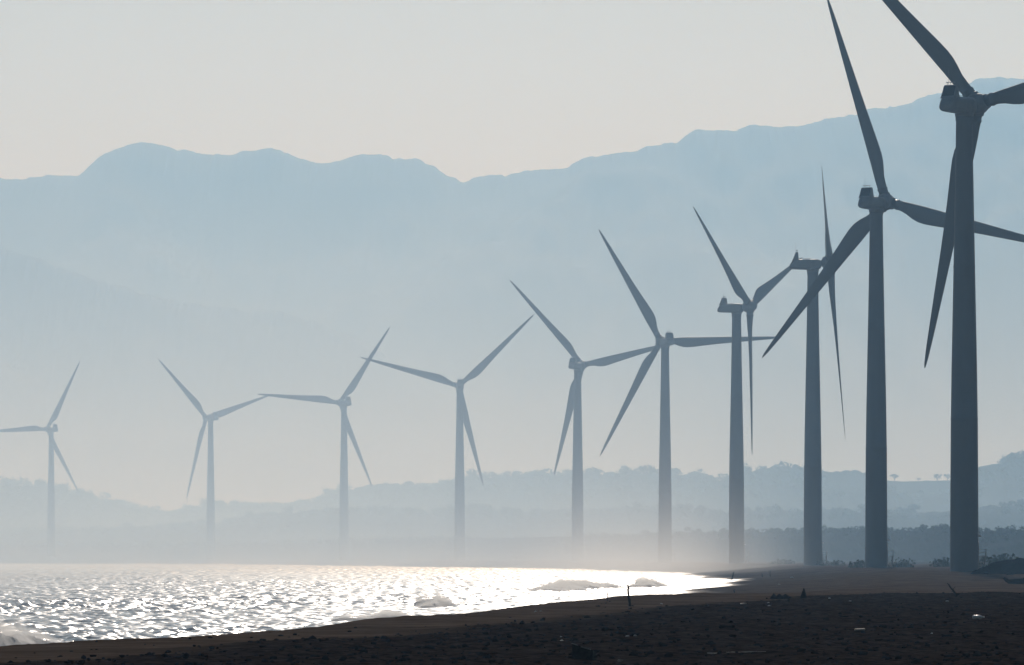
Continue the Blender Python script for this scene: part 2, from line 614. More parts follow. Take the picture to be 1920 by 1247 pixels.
_, LOW = heightstrip('low_hills', 4900, [(-700, 985), (0, 1006), (100, 1003), (200, 1003), (300, 995), (400, 990), (470, 976), (560, 966), (650, 956), (720, 963), (800, 969), (900, 960), (1000, 969), (1100, 967),
                                (1200, 960), (1300, 965), (1400, 966), (1540, 967), (1620, 968), (1700, 971), (1750, 966), (1830, 959), (1920, 950), (2100, 940), (2600, 960)], 900, 500, M['hill'],
            'low scrub hills lying below the foothills', 'hills', rough=0.03, crown=(7, 3.5), ncol=1500, nrow=100, seed=4)
_, DUNE = heightstrip('scrub_dunes', 3000, [(-700, 1018), (0, 1022), (300, 1024), (600, 1018), (900, 1012), (1100, 1010), (1250, 1005), (1400, 1001), (1540, 997), (1640, 1001), (1700, 999), (1780, 992), (1840, 1000),
                                  (1920, 1001), (2200, 990), (2600, 1000)], 380, 300, M['hill'],
            'low dunes under dark scrub right behind the turbine row', 'dunes', rough=0.05, crown=(5, 1.4), ncol=1500, nrow=90, seed=5,
            Dfun=([-700, 0, 600, 1000, 1400, 1920, 2600], [4600, 4150, 3650, 3150, 2800, 2500, 2300]))


# woods: a canopy of many leaf clumps standing on a hill's ridge and front face
def woods(name, strip, n, size, seed, label, lo=0.25):
    X, Y, Z = strip
    rng = np.random.default_rng(seed)
    nr, nc = X.shape
    top = int(nr * 0.7)
    ii = (top - np.abs(rng.normal(0, 0.22, n)) * top * 0.7).astype(int).clip(int(top * lo), nr - 1)
    ii[: n // 3] = top - rng.integers(0, 3, n // 3)
    jj = rng.integers(0, nc, n)
    dens = vnoise(X[ii, jj] / 60, Y[ii, jj] / 90, seed) > -0.12
    if name == 'woods':
        pxs = CX + X[ii, jj] / Y[ii, jj] * F
        dens &= ~((pxs > 1652) & (pxs < 1792) & (ii > top - 14))
    ii, jj = ii[dens], jj[dens]
    n = len(ii)
    hgt = size * rng.uniform(0.45, 1.0, n) * (0.75 + 0.5 * rng.random(n) ** 3)
    P = np.stack([X[ii, jj] + rng.normal(0, 2, n), Y[ii, jj], Z[ii, jj]], -1)
    per = 46
    d = rng.normal(size=(n, per, 3))
    d /= np.linalg.norm(d, axis=2, keepdims=True)
    d *= rng.uniform(0.05, 1.0, (n, per, 1)) ** 0.5
    rad = np.stack([hgt * 0.75, hgt * 0.75, hgt * 0.5], -1)[:, None, :]
    C = P[:, None, :] + np.array([0, 0, 1.0]) * (hgt * 0.42)[:, None, None] + d * rad
    C = C.reshape(-1, 3)
    q = np.repeat(hgt, per)[:, None] * 0.15 * rng.uniform(0.6, 1.4, (len(C), 1))
    a = rng.normal(size=(len(C), 3)); a /= np.linalg.norm(a, axis=1, keepdims=True)
    b = np.cross(a, rng.normal(size=(len(C), 3))); b /= np.linalg.norm(b, axis=1, keepdims=True)
    V = np.stack([C - a * q, C - b * q * 0.8, C + a * q, C + b * q * 0.8], 1).reshape(-1, 3)
    me = mesh_np(name, V, np.arange(len(V)).reshape(-1, 4), M['leaf'], False)
    tag(link(name, me), label, 'woods', kind='stuff')


woods('woods', FOOT, 2600, 8.5, 81, 'hazy woods covering the foothill ridge behind the turbines')
woods('scrub_vegetation', LOW, 2600, 5.0, 82, 'dark scrub and small trees covering the low hills')
woods('shrubbery', DUNE, 2600, 2.0, 83, 'thick low shrubs on the dunes behind the towers')


# ------------------------------------------------------------------ wind turbines
def rrect(w, zb, zt, y, r, n=5):
    r = min(r, w * 0.98, (zt - zb) * 0.49)
    out = []
    for cx_, cz, a0 in ((w - r, zt - r, 0), (-w + r, zt - r, 90), (-w + r, zb + r, 180), (w - r, zb + r, 270)):
        for k in range(n):
            a = R(a0 + 90 * k / (n - 1))
            out.append(Vector((cx_ + r * math.cos(a), y, cz + r * math.sin(a))))
    return out


def tower_mesh():
    bm = bmesh.new()
    prof = [(-1.5, 2.12), (0.0, 2.12), (8, 2.08), (16, 2.03), (22.2, 1.99), (22.3, 2.02), (22.5, 2.02), (22.6, 1.98), (30, 1.88), (38, 1.72),
            (44.6, 1.59), (44.7, 1.62), (44.9, 1.62), (45.0, 1.58), (52, 1.45), (60, 1.31), (66.2, 1.22), (66.3, 1.3), (67.4, 1.3)]
    n = 48
    rings = [[Vector((r * math.cos(2 * math.pi * k / n), r * math.sin(2 * math.pi * k / n), z)) for k in range(n)] for z, r in prof]
    loft(bm, rings)
    return bm_mesh('tower', bm, M['tower'])


def stair_mesh():
    """service platform and stair on the landward side (+X), with pipe rails"""
    bm = bmesh.new()
    box(bm, 2.05, 3.3, -0.75, 0.75, 2.05, 2.15)
    for k in range(9):
        y = 0.75 + 0.27 * k
        z = 2.05 - 0.22 * (k + 1)
        box(bm, 2.25, 3.15, y + 0.005, y + 0.265, z, z + 0.05)
    for sx in (2.2, 3.2):
        tube(bm, [(sx, 0.7, 2.0), (sx, 3.2, -0.05)], [0.05, 0.05], 6)
        for py, pz in ((0.8, 2.1), (1.9, 1.1), (3.05, 0.1)):
            tube(bm, [(sx, py, pz), (sx, py, pz + 1.05)], [0.03, 0.03], 6)
        tube(bm, [(sx, 0.8, 3.15), (sx, 1.9, 2.15), (sx, 3.05, 1.15)], [0.035] * 3, 6)
    for sy in (-0.72, 0.72):
        for hz in (2.7, 3.15):
            tube(bm, [(2.1, sy, hz), (3.25, sy, hz)], [0.035, 0.035], 6)
        tube(bm, [(3.22, sy, 2.1), (3.22, sy, 3.15)], [0.03, 0.03], 6)
        tube(bm, [(3.0, sy, -0.3), (3.0, sy, 2.06)], [0.06, 0.06], 6)
    return bm_mesh('service_stair', bm, M['steel'], False)


def door_mesh():
    bm = bmesh.new()
    rings = []
    for off in (2.02, 2.14):
        ring = []
        for k in range(20):
            a = 2 * math.pi * k / 20
            y = 0.48 * math.copysign(abs(math.cos(a)) ** 0.55, math.cos(a))
            z = 3.25 + 1.05 * math.copysign(abs(math.sin(a)) ** 0.55, math.sin(a))
            ring.append(Vector((off, y, z)))
        rings.append(ring)
    loft(bm, rings)
    return bm_mesh('door', bm, M['steel'], False)


def handle_mesh():
    bm = bmesh.new()
    tube(bm, [(2.14, 0.32, 3.1), (2.2, 0.32, 3.1), (2.2, 0.32, 3.35), (2.14, 0.32, 3.35)], [0.025] * 4, 6)
    return bm_mesh('handle', bm, M['steel'], False)


def lamp_mesh():
    bm = bmesh.new()
    rings = [rrect(w, zb, zt, y, 0.06, 4) for y, w, zb, zt in ((-2.55, .17, 5.05, 5.12), (-2.5, .2, 5.0, 5.2), (-2.2, .2, 5.05, 5.3), (-2.0, .1, 5.1, 5.35))]
    loft(bm, [[Vector((-p.y, p.x, p.z)) for p in r] for r in rings])
    return bm_mesh('service_lamp', bm, M['plastic'], False)


def nacelle_mesh():
    bm = bmesh.new()
    st = [(-5.25, 0.85, -1.02, -0.15), (-5.2, 1.0, -1.08, 0.0), (-5.0, 1.18, -1.12, 0.22), (-4.5, 1.32, -1.16, 0.80), (-4.1, 1.38, -1.18, 1.02),
          (-3.2, 1.42, -1.22, 1.06), (-1.5, 1.45, -1.28, 1.08), (0.2, 1.45, -1.34, 1.10), (1.0, 1.40, -1.32, 1.08), (1.45, 1.25, -1.15, 0.98), (1.75, 1.02, -0.92, 0.80), (1.9, 0.85, -0.75, 0.66)]
    loft(bm, [rrect(w, zb, zt, y, 0.62, 7) for y, w, zb, zt in st])
    # yaw skirt over the tower top
    n = 28
    loft(bm, [[Vector((r * math.cos(2 * math.pi * k / n), r * math.sin(2 * math.pi * k / n), z)) for k in range(n)] for z, r in ((-1.75, 1.36), (-1.25, 1.40), (-0.9, 1.40))])
    # moulded joint that runs along the body
    for sx in (-1, 1):
        tube(bm, [(sx * 1.28, -4.7, -0.62), (sx * 1.41, -3.5, -0.64), (sx * 1.45, -1.5, -0.66), (sx * 1.45, 0.3, -0.68), (sx * 1.38, 1.0, -0.66)], [0.05] * 5, 6)
    # roof hatch rails
    for sx in (-0.5, 0.5):
        tube(bm, [(sx, -2.4, 1.05), (sx, -2.4, 1.24), (sx, -0.6, 1.26), (sx, -0.6, 1.05)], [0.03] * 4, 6)
    return bm_mesh('nacelle', bm, M['nacelle'])


def cooler_mesh():
    bm = bmesh.new()
    rings = []
    for z, y0, y1, w in ((0.75, -4.75, -3.05, 1.30), (1.1, -4.5, -3.18, 1.27), (1.7, -4.22, -3.24, 1.22), (2.35, -4.0, -3.3, 1.17), (2.66, -3.9, -3.36, 1.13), (2.74, -3.78, -3.44, 1.0)):
        rings.append([Vector((-w, y0 + .12, z)), Vector((-w + .14, y0, z)), Vector((w - .14, y0, z)), Vector((w, y0 + .12, z)),
                      Vector((w, y1 - .12, z)), Vector((w - .14, y1, z)), Vector((-w + .14, y1, z)), Vector((-w, y1 - .12, z))])
    loft(bm, rings)
    return bm_mesh('cooler', bm, M['nacelle'], False)


def grille_mesh():
    bm = bmesh.new()
    def pt(x, z):
        y = np.interp(z, [1.1, 1.7, 2.35, 2.66], [-4.5, -4.22, -4.0, -3.9])
        return Vector((x, float(y), z))
    zs = [1.12, 1.7, 2.35, 2.6]
    outer = [[pt(-1.0, z) + Vector((0, -0.02, 0)), pt(1.0, z) + Vector((0, -0.02, 0)), pt(1.0, z) + Vector((0, 0.05, 0)), pt(-1.0, z) + Vector((0, 0.05, 0))] for z in zs]
    loft(bm, outer)
    k = 1.3
    while k < 2.5:
        p, q = pt(-0.98, k), pt(0.98, k)
        tube(bm, [p + Vector((0, -0.04, 0)), q + Vector((0, -0.04, 0))], [0.03, 0.03], 5)
        k += 0.13
    return bm_mesh('grille', bm, M['grille'], False)


def anemometer_mesh():
    bm = bmesh.new()
    tube(bm, [(0, 0, 0), (0, 0, 0.42)], [0.035, 0.03], 6)
    for k in range(3):
        a = 2 * math.pi * k / 3
        c = Vector((0.16 * math.cos(a), 0.16 * math.sin(a), 0.42))
        tube(bm, [(0, 0, 0.42), c], [0.015, 0.015], 5)
        tube(bm, [c + Vector((0, 0, -0.07)), c + Vector((0, 0, -0.03)), c + Vector((0, 0, 0.05)), c + Vector((0, 0, 0.07))], [0.03, 0.075, 0.075, 0.03], 7)
    return bm_mesh('anemometer', bm, M['steel'])


def rod_mesh():
    bm = bmesh.new()
    tube(bm, [(0, 0, 0), (0, 0, 1.2), (0, 0, 2.6)], [0.035, 0.025, 0.012], 6)
    return bm_mesh('lightning_rod', bm, M['steel'])


def hub_mesh():
    bm = bmesh.new()
    n = 28
    prof = [(-2.02, 0.75), (-1.75, 0.80), (-1.6, 1.25), (-1.2, 1.48), (-0.4, 1.58), (0.5, 1.52), (1.2, 1.25), (1.75, 0.82), (2.05, 0.4), (2.15, 0.08)]
    loft(bm, [[Vector((r * math.cos(2 * math.pi * k / n), y, -r * math.sin(2 * math.pi * k / n))) for k in range(n)] for y, r in prof])
    for b in range(3):
        m = Matrix.Rotation(2 * math.pi * b / 3, 4, 'Y')
        loft(bm, [[m @ Vector((r * math.cos(2 * math.pi * k / n), r * math.sin(2 * math.pi * k / n), z)) for k in range(n)] for z, r in
                  ((0.4, 1.12), (1.55, 1.12), (1.62, 1.06), (1.64, 0.8))])
    return bm_mesh('hub', bm, M['nacelle'])


def blade_mesh():
    """along +Z; leading edge towards -X, upwind +Y"""
    bm = bmesh.new()
    st = [  # radius, chord, thickness, twist, leading-edge x, roundness
        (1.5, 1.80, 1.80, 0, 0.90, 1), (2.35, 1.80, 1.80, 0, 0.90, 1), (2.4, 2.0, 2.0, 0, 1.0, 1), (2.62, 2.0, 2.0, 0, 1.0, 1), (2.68, 1.78, 1.78, 0, 0.89, 1),
        (3.6, 1.9, 1.66, 6, 0.90, .8), (4.8, 2.35, 1.45, 13, 0.93, .45), (6.2, 2.95, 1.22, 13, 0.95, .15), (7.6, 3.34, 1.02, 12.5, 0.96, .03), (9.0, 3.42, 0.92, 11.5, 0.95, 0),
        (11, 3.25, .80, 10, .91, 0), (14, 2.90, .64, 8, .84, 0), (18, 2.48, .50, 6, .75, 0), (22, 2.12, .40, 4.5, .66, 0), (26, 1.80, .32, 3.2, .57, 0), (30, 1.48, .25, 2.2, .48, 0),
        (34, 1.15, .19, 1.2, .38, 0), (37, .88, .14, .5, .29, 0), (39, .62, .10, 0, .2, 0), (40.1, .38, .06, 0, .1, 0), (40.6, .12, .03, 0, 0.0, 0)]
    rings = []
    N = 12
    for z, c, th, tw, le, rd in st:
        if rd < .5: c *= 0.95
        xs = [0.5 * (1 - math.cos(math.pi * k / N)) for k in range(N + 1)]
        up, dn = [], []
        for x in xs:
            foil = 5 * (0.2969 * math.sqrt(x) - 0.126 * x - 0.3516 * x * x + 0.2843 * x ** 3 - 0.1036 * x ** 4)
            circ = math.sqrt(max(0, x - x * x))
            t = (1 - rd) * foil + rd * circ
            cam_ = (1 - rd) * 0.12 * 4 * x * (1 - x) * th
            up.append((x * c - le, -t * th - cam_))
            dn.append((x * c - le, t * th - cam_ * 0.3))
        loop = up + dn[-2:0:-1]
        b = -R(tw + 2)
        rings.append([Vector((x * math.cos(b) - y * math.sin(b), x * math.sin(b) + y * math.cos(b), z)) for x, y in loop])
    loft(bm, rings)
    return bm_mesh('blade', bm, M['blade'])


ZH = 68.6
ME = dict(tower=tower_mesh(), service_stair=stair_mesh(), door=door_mesh(), handle=handle_mesh(), service_lamp=lamp_mesh(),
          nacelle=nacelle_mesh(), cooler=cooler_mesh(), grille=grille_mesh(), anemometer=anemometer_mesh(), lightning_rod=rod_mesh(), hub=hub_mesh(), blade=blade_mesh())


def turbine(tx, D, psi, phi, label):
    root = bpy.data.objects.new('wind_turbine', None)
    COL.objects.link(root)
    root.location = ((tx - CX) / F * D, D, 2.0)
    tag(root, label, 'wind turbine', 'wind turbines standing in a row along the bay')
    tw = link('tower', ME['tower'], root)
    tw.rotation_euler.z = tx * 0.37
    link('service_stair', ME['service_stair'], root)
    dr = link('door', ME['door'], root)
    link('handle', ME['handle'], dr)
    link('service_lamp', ME['service_lamp'], root)
    yaw = Matrix.Translation((0, 0, ZH)) @ Matrix.Rotation(-R(psi), 4, 'Z')
    na = link('nacelle', ME['nacelle'], root)
    na.matrix_local = yaw
    co = link('cooler', ME['cooler'], na)
    gr = link('grille', ME['grille'], na)
    for x in (-0.62, -0.05, 0.5):
        a = link('anemometer', ME['anemometer'], na)
        a.location = (x, -3.62, 2.70)
    rd = link('lightning_rod', ME['lightning_rod'], na)
    rd.location = (-0.25, -3.9, 2.40)
    rot = yaw @ Matrix.Rotation(R(5), 4, 'X') @ Matrix.Translation((0, 3.9, 0))
    hb = link('hub', ME['hub'], root)
    hb.matrix_local = rot @ Matrix.Rotation(R(phi), 4, 'Y')
    for k in range(3):
        b = link('blade', ME['blade'], root)
        b.matrix_local = rot @ Matrix.Rotation(R(phi + 120 * k), 4, 'Y')
    return root


for a in [
    (96, 3798, -36.3, 27.0, 'farthest and smallest turbine, its left blade cut by the photo edge'),
    (395, 3479, -37.7, 72.9, 'second turbine from the left, standing clear over the hazy hills'),
    (645, 3140, -28.3, 34.5, 'third turbine from the left, its long left blade lying almost level'),
    (862, 2831, -3.6, 46.0, 'fourth turbine from the left, seen square from behind with blades in a wide Y'),
    (1083, 2521, 26.3, 78.1, 'fifth turbine from the left, its right blade tip reaching the next hub'),
    (1247, 2236, -19.7, 87.7, 'sixth turbine from the left, its right blade level and crossing the next tower'),
    (1381, 1930, 116.0, 51.0, 'turbine whose rotor faces the viewer, one blade hanging straight down beside its tower'),
    (1524, 1640, 92.6, 60.0, 'turbine with its rotor seen edge on as one thin upright line'),
    (1643, 1355, 31.8, 104.3, 'second nearest turbine, its lower left blade sweeping across the tower before it'),
    (1808, 1060, 36.0, 76.5, 'nearest and tallest turbine at the right, its upper blade cut by the photo top'),
]:
    turbine(*a)


# ------------------------------------------------------------------ lone trees on the hill crest
def tree(px, py, D, h, label, seed):
    rng = random.Random(seed)
    base = Vector(((px - CX) / F * D, D, H + (HY - py) / F * D - 1.0))
    root = bpy.data.objects.new('tree', None)
    COL.objects.link(root)
    root.location = base
    tag(root, label, 'tree', 'lone trees on the hill crest')
    bm = bmesh.new()
    tube(bm, [(0, 0, -0.5), (0.1, 0, h * 0.25), (0.15, 0.1, h * 0.5)], [h * .06, h * .045, h * .035], 7)
    tips = []
    for k in range(9):
        a = 2 * math.pi * k / 9 + rng.uniform(-.3, .3)
        r = h * rng.uniform(.25, .48)
        tip = Vector((math.cos(a) * r, math.sin(a) * r, h * rng.uniform(.6, .9)))
        tube(bm, [(0.12, 0.08, h * rng.uniform(.36, .48)), tip * 0.55 + Vector((0, 0, h * .25)), tip], [h * .03, h * .02, h * .008], 5)
        tips.append(tip)
    link('trunk', bm_mesh('trunk', bm, M['bark']), root)
    bm = bmesh.new()
    for tip in tips + [Vector((0, 0, h * .88)), Vector((h * .1, 0, h * .8))]:
        for _ in range(70):
            d = Vector((rng.gauss(0, 1), rng.gauss(0, 1), rng.gauss(0, .7))).normalized() * (h * .16 * rng.random() ** .4)
            c = tip + d
            u = Vector((rng.gauss(0, 1), rng.gauss(0, 1), rng.gauss(0, 1))).normalized()
            v = u.cross(Vector((rng.gauss(0, 1), rng.gauss(0, 1), rng.gauss(0, 1)))).normalized()
            s = h * .03 * rng.uniform(.6, 1.4)
            bm.faces.new([bm.verts.new(c + u * s), bm.verts.new(c + v * s * .7), bm.verts.new(c - u * s), bm.verts.new(c - v * s * .7)])
    link('crown', bm_mesh('crown', bm, M['leaf'], False), root)


tree(1677, 902, 6500, 7.5, 'small flat-topped lone tree on the crest right of the second nearest tower', 3)
tree(1722, 903, 6500, 4.5, 'stunted bush-like tree midway between the two nearest towers on the crest', 4)
tree(1757, 903, 6500, 8.0, 'round-topped lone tree on the crest just left of the nearest tower', 5)
tree(1777, 903, 6500, 8.0, 'lone tree half hidden behind the left edge of the nearest tower', 6)
tree(1421, 968, 4900, 6.0, 'broad round tree rising over the low hills right of the front-facing turbine', 8)
tree(1577, 969, 4900, 5.0, 'low spreading tree between the edge-on turbine and the second nearest tower', 9)
tree(1713, 968, 4900, 9.5, 'wide pale tree standing on the low hills between the two nearest towers', 10)


# ------------------------------------------------------------------ things lying on the beach
def scale_at(p): return p.y / F      # metres per pixel of the 1920 px frame


def stick(px0, py0, px1, py1, rpx, label, name='driftwood_stick', m='driftwood', rise=0.0, seed=1, cat='stick', branch=None, bury=0.15):
    """a piece of wood planted at (px0, py0) whose far end shows at (px1, py1)"""
    p = ray_ground(px0, py0)
    s = scale_at(p)
    rng = random.Random(seed)
    d = Vector(((px1 - px0) * s, rng.uniform(-.1, .1), (py0 - py1) * s))
    n = 7
    pts = [Vector((0, 0, -bury))] + [d * (k / n) + Vector((rng.uniform(-1, 1), rng.uniform(-1, 1), rng.uniform(-1, 1))) * (rpx * s * 0.5) for k in range(1, n + 1)]
    bm = bmesh.new()
    rad = [rpx * s * (1 - 0.45 * k / n) for k in range(n + 1)]
    rad[-1] *= 0.45
    tube(bm, pts, rad, 9, 0.22, rng)
    for (f, bx, bz, br) in branch or []:
        a = d * f
        tube(bm, [a, a + Vector((bx * s * .5, 0, bz * s * .4)), a + Vector((bx * s, 0, bz * s))], [br * s, br * s * .8, br * s * .3], 6, 0.2, rng)
    o = link(name, bm_mesh(name, bm, M[m]))
    o.location = p
    return tag(o, label, cat)


stick(1180, 1137, 1177, 1095, 2.6, 'upright dark wooden stake planted on the crest of the beach', 'wooden_stake', cat='stake', branch=[(0.78, 7, 2, .7)], seed=2)
stick(1139, 1127, 1139, 1106, 0.7, 'thin forked twig standing against the glare left of the stake', 'twig', cat='twig', branch=[(0.55, -3.5, 5, .5), (0.35, 3.5, 4, .5)], seed=3)
stick(1795, 1117, 1776, 1094, 2.2, 'leaning broken branch at the edge of the dark gravel near the nearest tower', 'branch', cat='branch', branch=[(0.5, 6, 6, .7), (0.3, -6, 1, .8), (0.15, 14, 2, .8)], seed=4)
stick(1372, 1087, 1376, 1072, 1.5, 'dark leaning post at the narrow tip of the water', 'post', cat='post', seed=5, branch=[(.05, -9, 1, .8)])
stick(1288, 1094, 1288, 1086, 1.3, 'short stump of a post standing in the bright water edge', 'post', cat='post', seed=6)
stick(1377, 1111, 1376, 1104, 1.4, 'small dark peg at the near end of the wet sand', 'peg', cat='peg', seed=7)
stick(1429, 1082, 1429, 1074, 0.9, 'shorter of two thin posts on the far sand past the water tip', 'post', cat='post', seed=8)
stick(1444, 1081, 1444, 1069, 0.8, 'taller of two thin posts on the far sand past the water tip', 'post', cat='post', seed=9)
stick(710, 1236, 708, 1218, 1.2, 'short twig poking from the gravel at the bottom left of centre', 'twig', cat='twig', seed=10, branch=[(.4, 26, -3, .8), (.2, -10, 3, .7)])
stick(1234, 1180, 1240, 1168, 0.8, 'tiny bent twig on the dark gravel below the wooden stake', 'twig', cat='twig', seed=11, branch=[(.2, 10, 3, .5)])
stick(1236 + 90, 1226, 1436, 1222, 1.5, 'long pale stick lying flat on the gravel along the bottom edge', 'driftwood_stick', 'palewood', seed=12, bury=0.0)
stick(1455, 1176, 1462, 1166, 0.8, 'little dark twig on the gravel below the brush pile', 'twig', cat='twig', seed=13)


def lump(name, px, py, wpx, hpx, m, label, cat, seed, depth=1.0, point=0.0, group=None):
    """an irregular stone-like body: wpx wide, hpx tall in the frame"""
    p = ray_ground(px, py)
    s = scale_at(p)
    bm = bmesh.new()
    bmesh.ops.create_icosphere(bm, subdivisions=4, radius=1)
    co = np.array([v.co for v in bm.verts])
    n = fbm(co[:, 0] * 1.3 + seed, co[:, 1] * 1.3 + co[:, 2] * 1.7, 4, seed)
    n2 = fbm(co[:, 2] * 2.1 + seed, co[:, 0] * 2.1 - co[:, 1], 3, seed + 5)
    for v, k, k2 in zip(bm.verts, n, n2):
        c = v.co * (1 + 0.45 * k + 0.2 * k2)
        if point: c.x *= 1 - point * max(0, c.z)
        v.co = Vector((c.x * wpx * s / 2, c.y * wpx * s / 2 * depth, max(c.z, -0.25) * hpx * s * 0.95))
    o = link(name, bm_mesh(name, bm, M[m]))
    o.location = p
    return tag(o, label, cat, group)


lump('rock', 929, 1203, 13, 9, 'rock', 'round dark stone on the gravel left of the broken crate', 'rock', 11)
lump('rock', 1507, 1121, 13, 16, 'rock', 'pointed dark stone standing right of the brush pile', 'rock', 12, point=.45)
lump('rock', 1846, 1076, 12, 4, 'rock', 'small flat stone below the foot of the nearest tower', 'rock', 13)
lump('rock', 1893, 1078, 13, 4, 'rock', 'low stone just above the dark log at the right edge', 'rock', 14)
lump('rock', 1262, 1187, 9, 4, 'rock', 'little dark stone on the gravel below and right of the stake', 'rock', 15)


def brush_pile():
    p = ray_ground(1465, 1123)
    s = scale_at(p)
    rng = random.Random(5)
    bm = bmesh.new()
    for k in range(70):
        x = rng.uniform(-17, 17) * s
        h = rng.uniform(3, 11) * s * (1 - abs(x / (22 * s)))
        y = rng.uniform(-.35, .35)
        a = Vector((x, y, -.05))
        b = a + Vector((rng.uniform(-9, 9) * s, rng.uniform(-.2, .2), h))
        mid = (a + b) / 2 + Vector((rng.uniform(-2, 2) * s, 0, rng.uniform(0, 3) * s))
        r = rng.uniform(.8, 1.7) * s
        tube(bm, [a, mid, b], [r, r * .8, r * .4], 5)
    for (x, h, w) in ((-14, 13, 5), (-4, 9, 8), (8, 11, 9)):
        tube(bm, [((x - w) * s, 0, 0.02), (x * s, 0.05, h * s * .5), ((x + w) * s, 0, 0.02)], [3 * s, 4.5 * s, 2.5 * s], 7, .3, rng)
    o = link('brush_pile', bm_mesh('brush_pile', bm, M['driftwood'], False))
    o.location = p
    tag(o, 'tangled pile of dark brushwood at the back of the gravel', 'brushwood')


brush_pile()


def broken_crate():
    """a half buried, tilted wooden box whose top rim slopes down to the right"""
    p = ray_ground(1092, 1236)
    s = scale_at(p)
    root = bpy.data.objects.new('broken_crate', None)
    COL.objects.link(root)
    root.location = p
    tag(root, 'black broken crate half buried in gravel at the bottom centre', 'crate')
    def slab(name, pts, th, m):
        bm = bmesh.new()
        a = [Vector((x * s, y, z * s)) for x, y, z in pts]
        nrm = (a[1] - a[0]).cross(a[2] - a[0]).normalized() * th
        loft(bm, [a, [q + nrm for q in a]])
        return link(name, bm_mesh(name, bm, M[m], False), root)
    slab('front_board', [(-20, 0, -3), (19, 0.05, -3), (17, 0.05, 17), (-19, 0, 29)], .025, 'driftwood')
    slab('side_board', [(19.5, 0.08, -3), (27, .55, -3), (24, .55, 10), (17.5, 0.08, 16.5)], .025, 'driftwood')
    slab('back_board', [(-13, .55, -3), (26, .58, -3), (23, .58, 11), (-12, .55, 22)], .025, 'driftwood')
    bm = bmesh.new()
    tube(bm, [(-20 * s, -.02, 29.6 * s), (-8 * s, -.02, 25.5 * s)], [.9 * s, .9 * s], 6)
    tube(bm, [(-3 * s, -.02, 23.4 * s), (16 * s, .03, 17.4 * s)], [1.1 * s, 1.0 * s], 6)
    link('rim', bm_mesh('rim', bm, M['palewood'], False), root)
    bm = bmesh.new()
    rng = random.Random(3)
    tube(bm, [(-32 * s, -.05, 1 * s), (-24 * s, -.05, 4 * s), (-14 * s, -.08, 2 * s)], [2 * s, 3 * s, 2 * s], 7, .2, rng)
    tube(bm, [(20 * s, .1, 2 * s), (30 * s, .2, 9 * s), (34 * s, .2, 4 * s)], [2.5 * s, 2.4 * s, 1.4 * s], 7, .2, rng)
    link('rope_tangle', bm_mesh('rope_tangle', bm, M['driftwood']), root)


broken_crate()


def beached_log():
    p = ray_ground(1905, 1095)
    s = scale_at(p)
    rng = random.Random(9)
    bm = bmesh.new()
    tube(bm, [(-23 * s, 0, 12 * s), (-19 * s, 0, 8 * s), (-13 * s, 0, 4.5 * s), (-2 * s, 0, 4.5 * s), (12 * s, .1, 5.5 * s), (30 * s, .2, 6 * s), (52 * s, .3, 4 * s)],
         [2.0 * s, 3.4 * s, 4.6 * s, 4.8 * s, 5.4 * s, 5 * s, 3 * s], 12, .14, rng)
    tube(bm, [(14 * s, 0, 8 * s), (18 * s, 0, 13 * s), (20 * s, 0, 16 * s)], [2.6 * s, 1.8 * s, .8 * s], 7, .2, rng)
    o = link('beached_log', bm_mesh('beached_log', bm, M['driftwood']))
    o.location = p
    tag(o, 'thick dark log lying on the brown sand at the right edge', 'log')


beached_log()


def soil_mound():
    p = Vector((68.5, 985, 1.6))
    n = 70
    v, u = np.mgrid[-1:1:n * 1j, -1:1:120j]
    X, Y = u * 11.5 + 5.2, v * 7
    r = np.sqrt(u * u + v * v)
    Z = 2.45 * np.clip(1 - r ** 2.6, 0, 1) ** 0.8 * (0.9 + 0.18 * fbm(X / 4, Y / 4, 3, 401)) + 0.22 * fbm(X / 0.9, Y / 0.9, 4, 402) - 0.3 * smooth(0.8, 1.0, r)
    me = mesh_np('soil_mound', np.stack([X, Y, Z], -1).reshape(-1, 3), grid_quads(n, 120), M['soil'])
    o = link('soil_mound', me)
    o.location = p
    tag(o, 'smooth dark mound of soil beside the foot of the nearest turbine', 'mound')


soil_mound()


def shrub(px, py, D, w, h, label, seed):
    rng = np.random.default_rng(seed)
    x = (px - CX) / F * D
    n = 420
    d = rng.normal(size=(n, 3))
    d /= np.linalg.norm(d, axis=1, keepdims=True)
    lobes = rng.uniform(-0.5, 0.5, (7, 3)) * np.array([w, w * .6, h * .5])
    C = lobes[rng.integers(0, 7, n)] + d * rng.uniform(.3, 1, (n, 1)) ** .5 * np.array([w * .28, w * .25, h * .45])
    C[:, 2] = np.abs(C[:, 2] + h * .3)
    q = h * .12 * rng.uniform(.5, 1.4, (n, 1))
    a = rng.normal(size=(n, 3)); a /= np.linalg.norm(a, axis=1, keepdims=True)
    b = np.cross(a, rng.normal(size=(n, 3))); b /= np.linalg.norm(b, axis=1, keepdims=True)
    V = np.stack([C - a * q, C - b * q * .7, C + a * q, C + b * q * .7], 1).reshape(-1, 3)
    root = bpy.data.objects.new('shrub', None)
    COL.objects.link(root)
    root.location = (x, D, float(ground_z(x, D)))
    tag(root, label, 'shrub', 'low shrubs around the tower feet')
    link('foliage', mesh_np('foliage', V, np.arange(len(V)).reshape(-1, 4), M['leaf'], False), root)
    bm = bmesh.new()
    tube(bm, [(0, 0, -.2), (w * .03, 0, h * .35)], [h * .07, h * .04], 6)
    link('stem', bm_mesh('stem', bm, M['bark']), root)


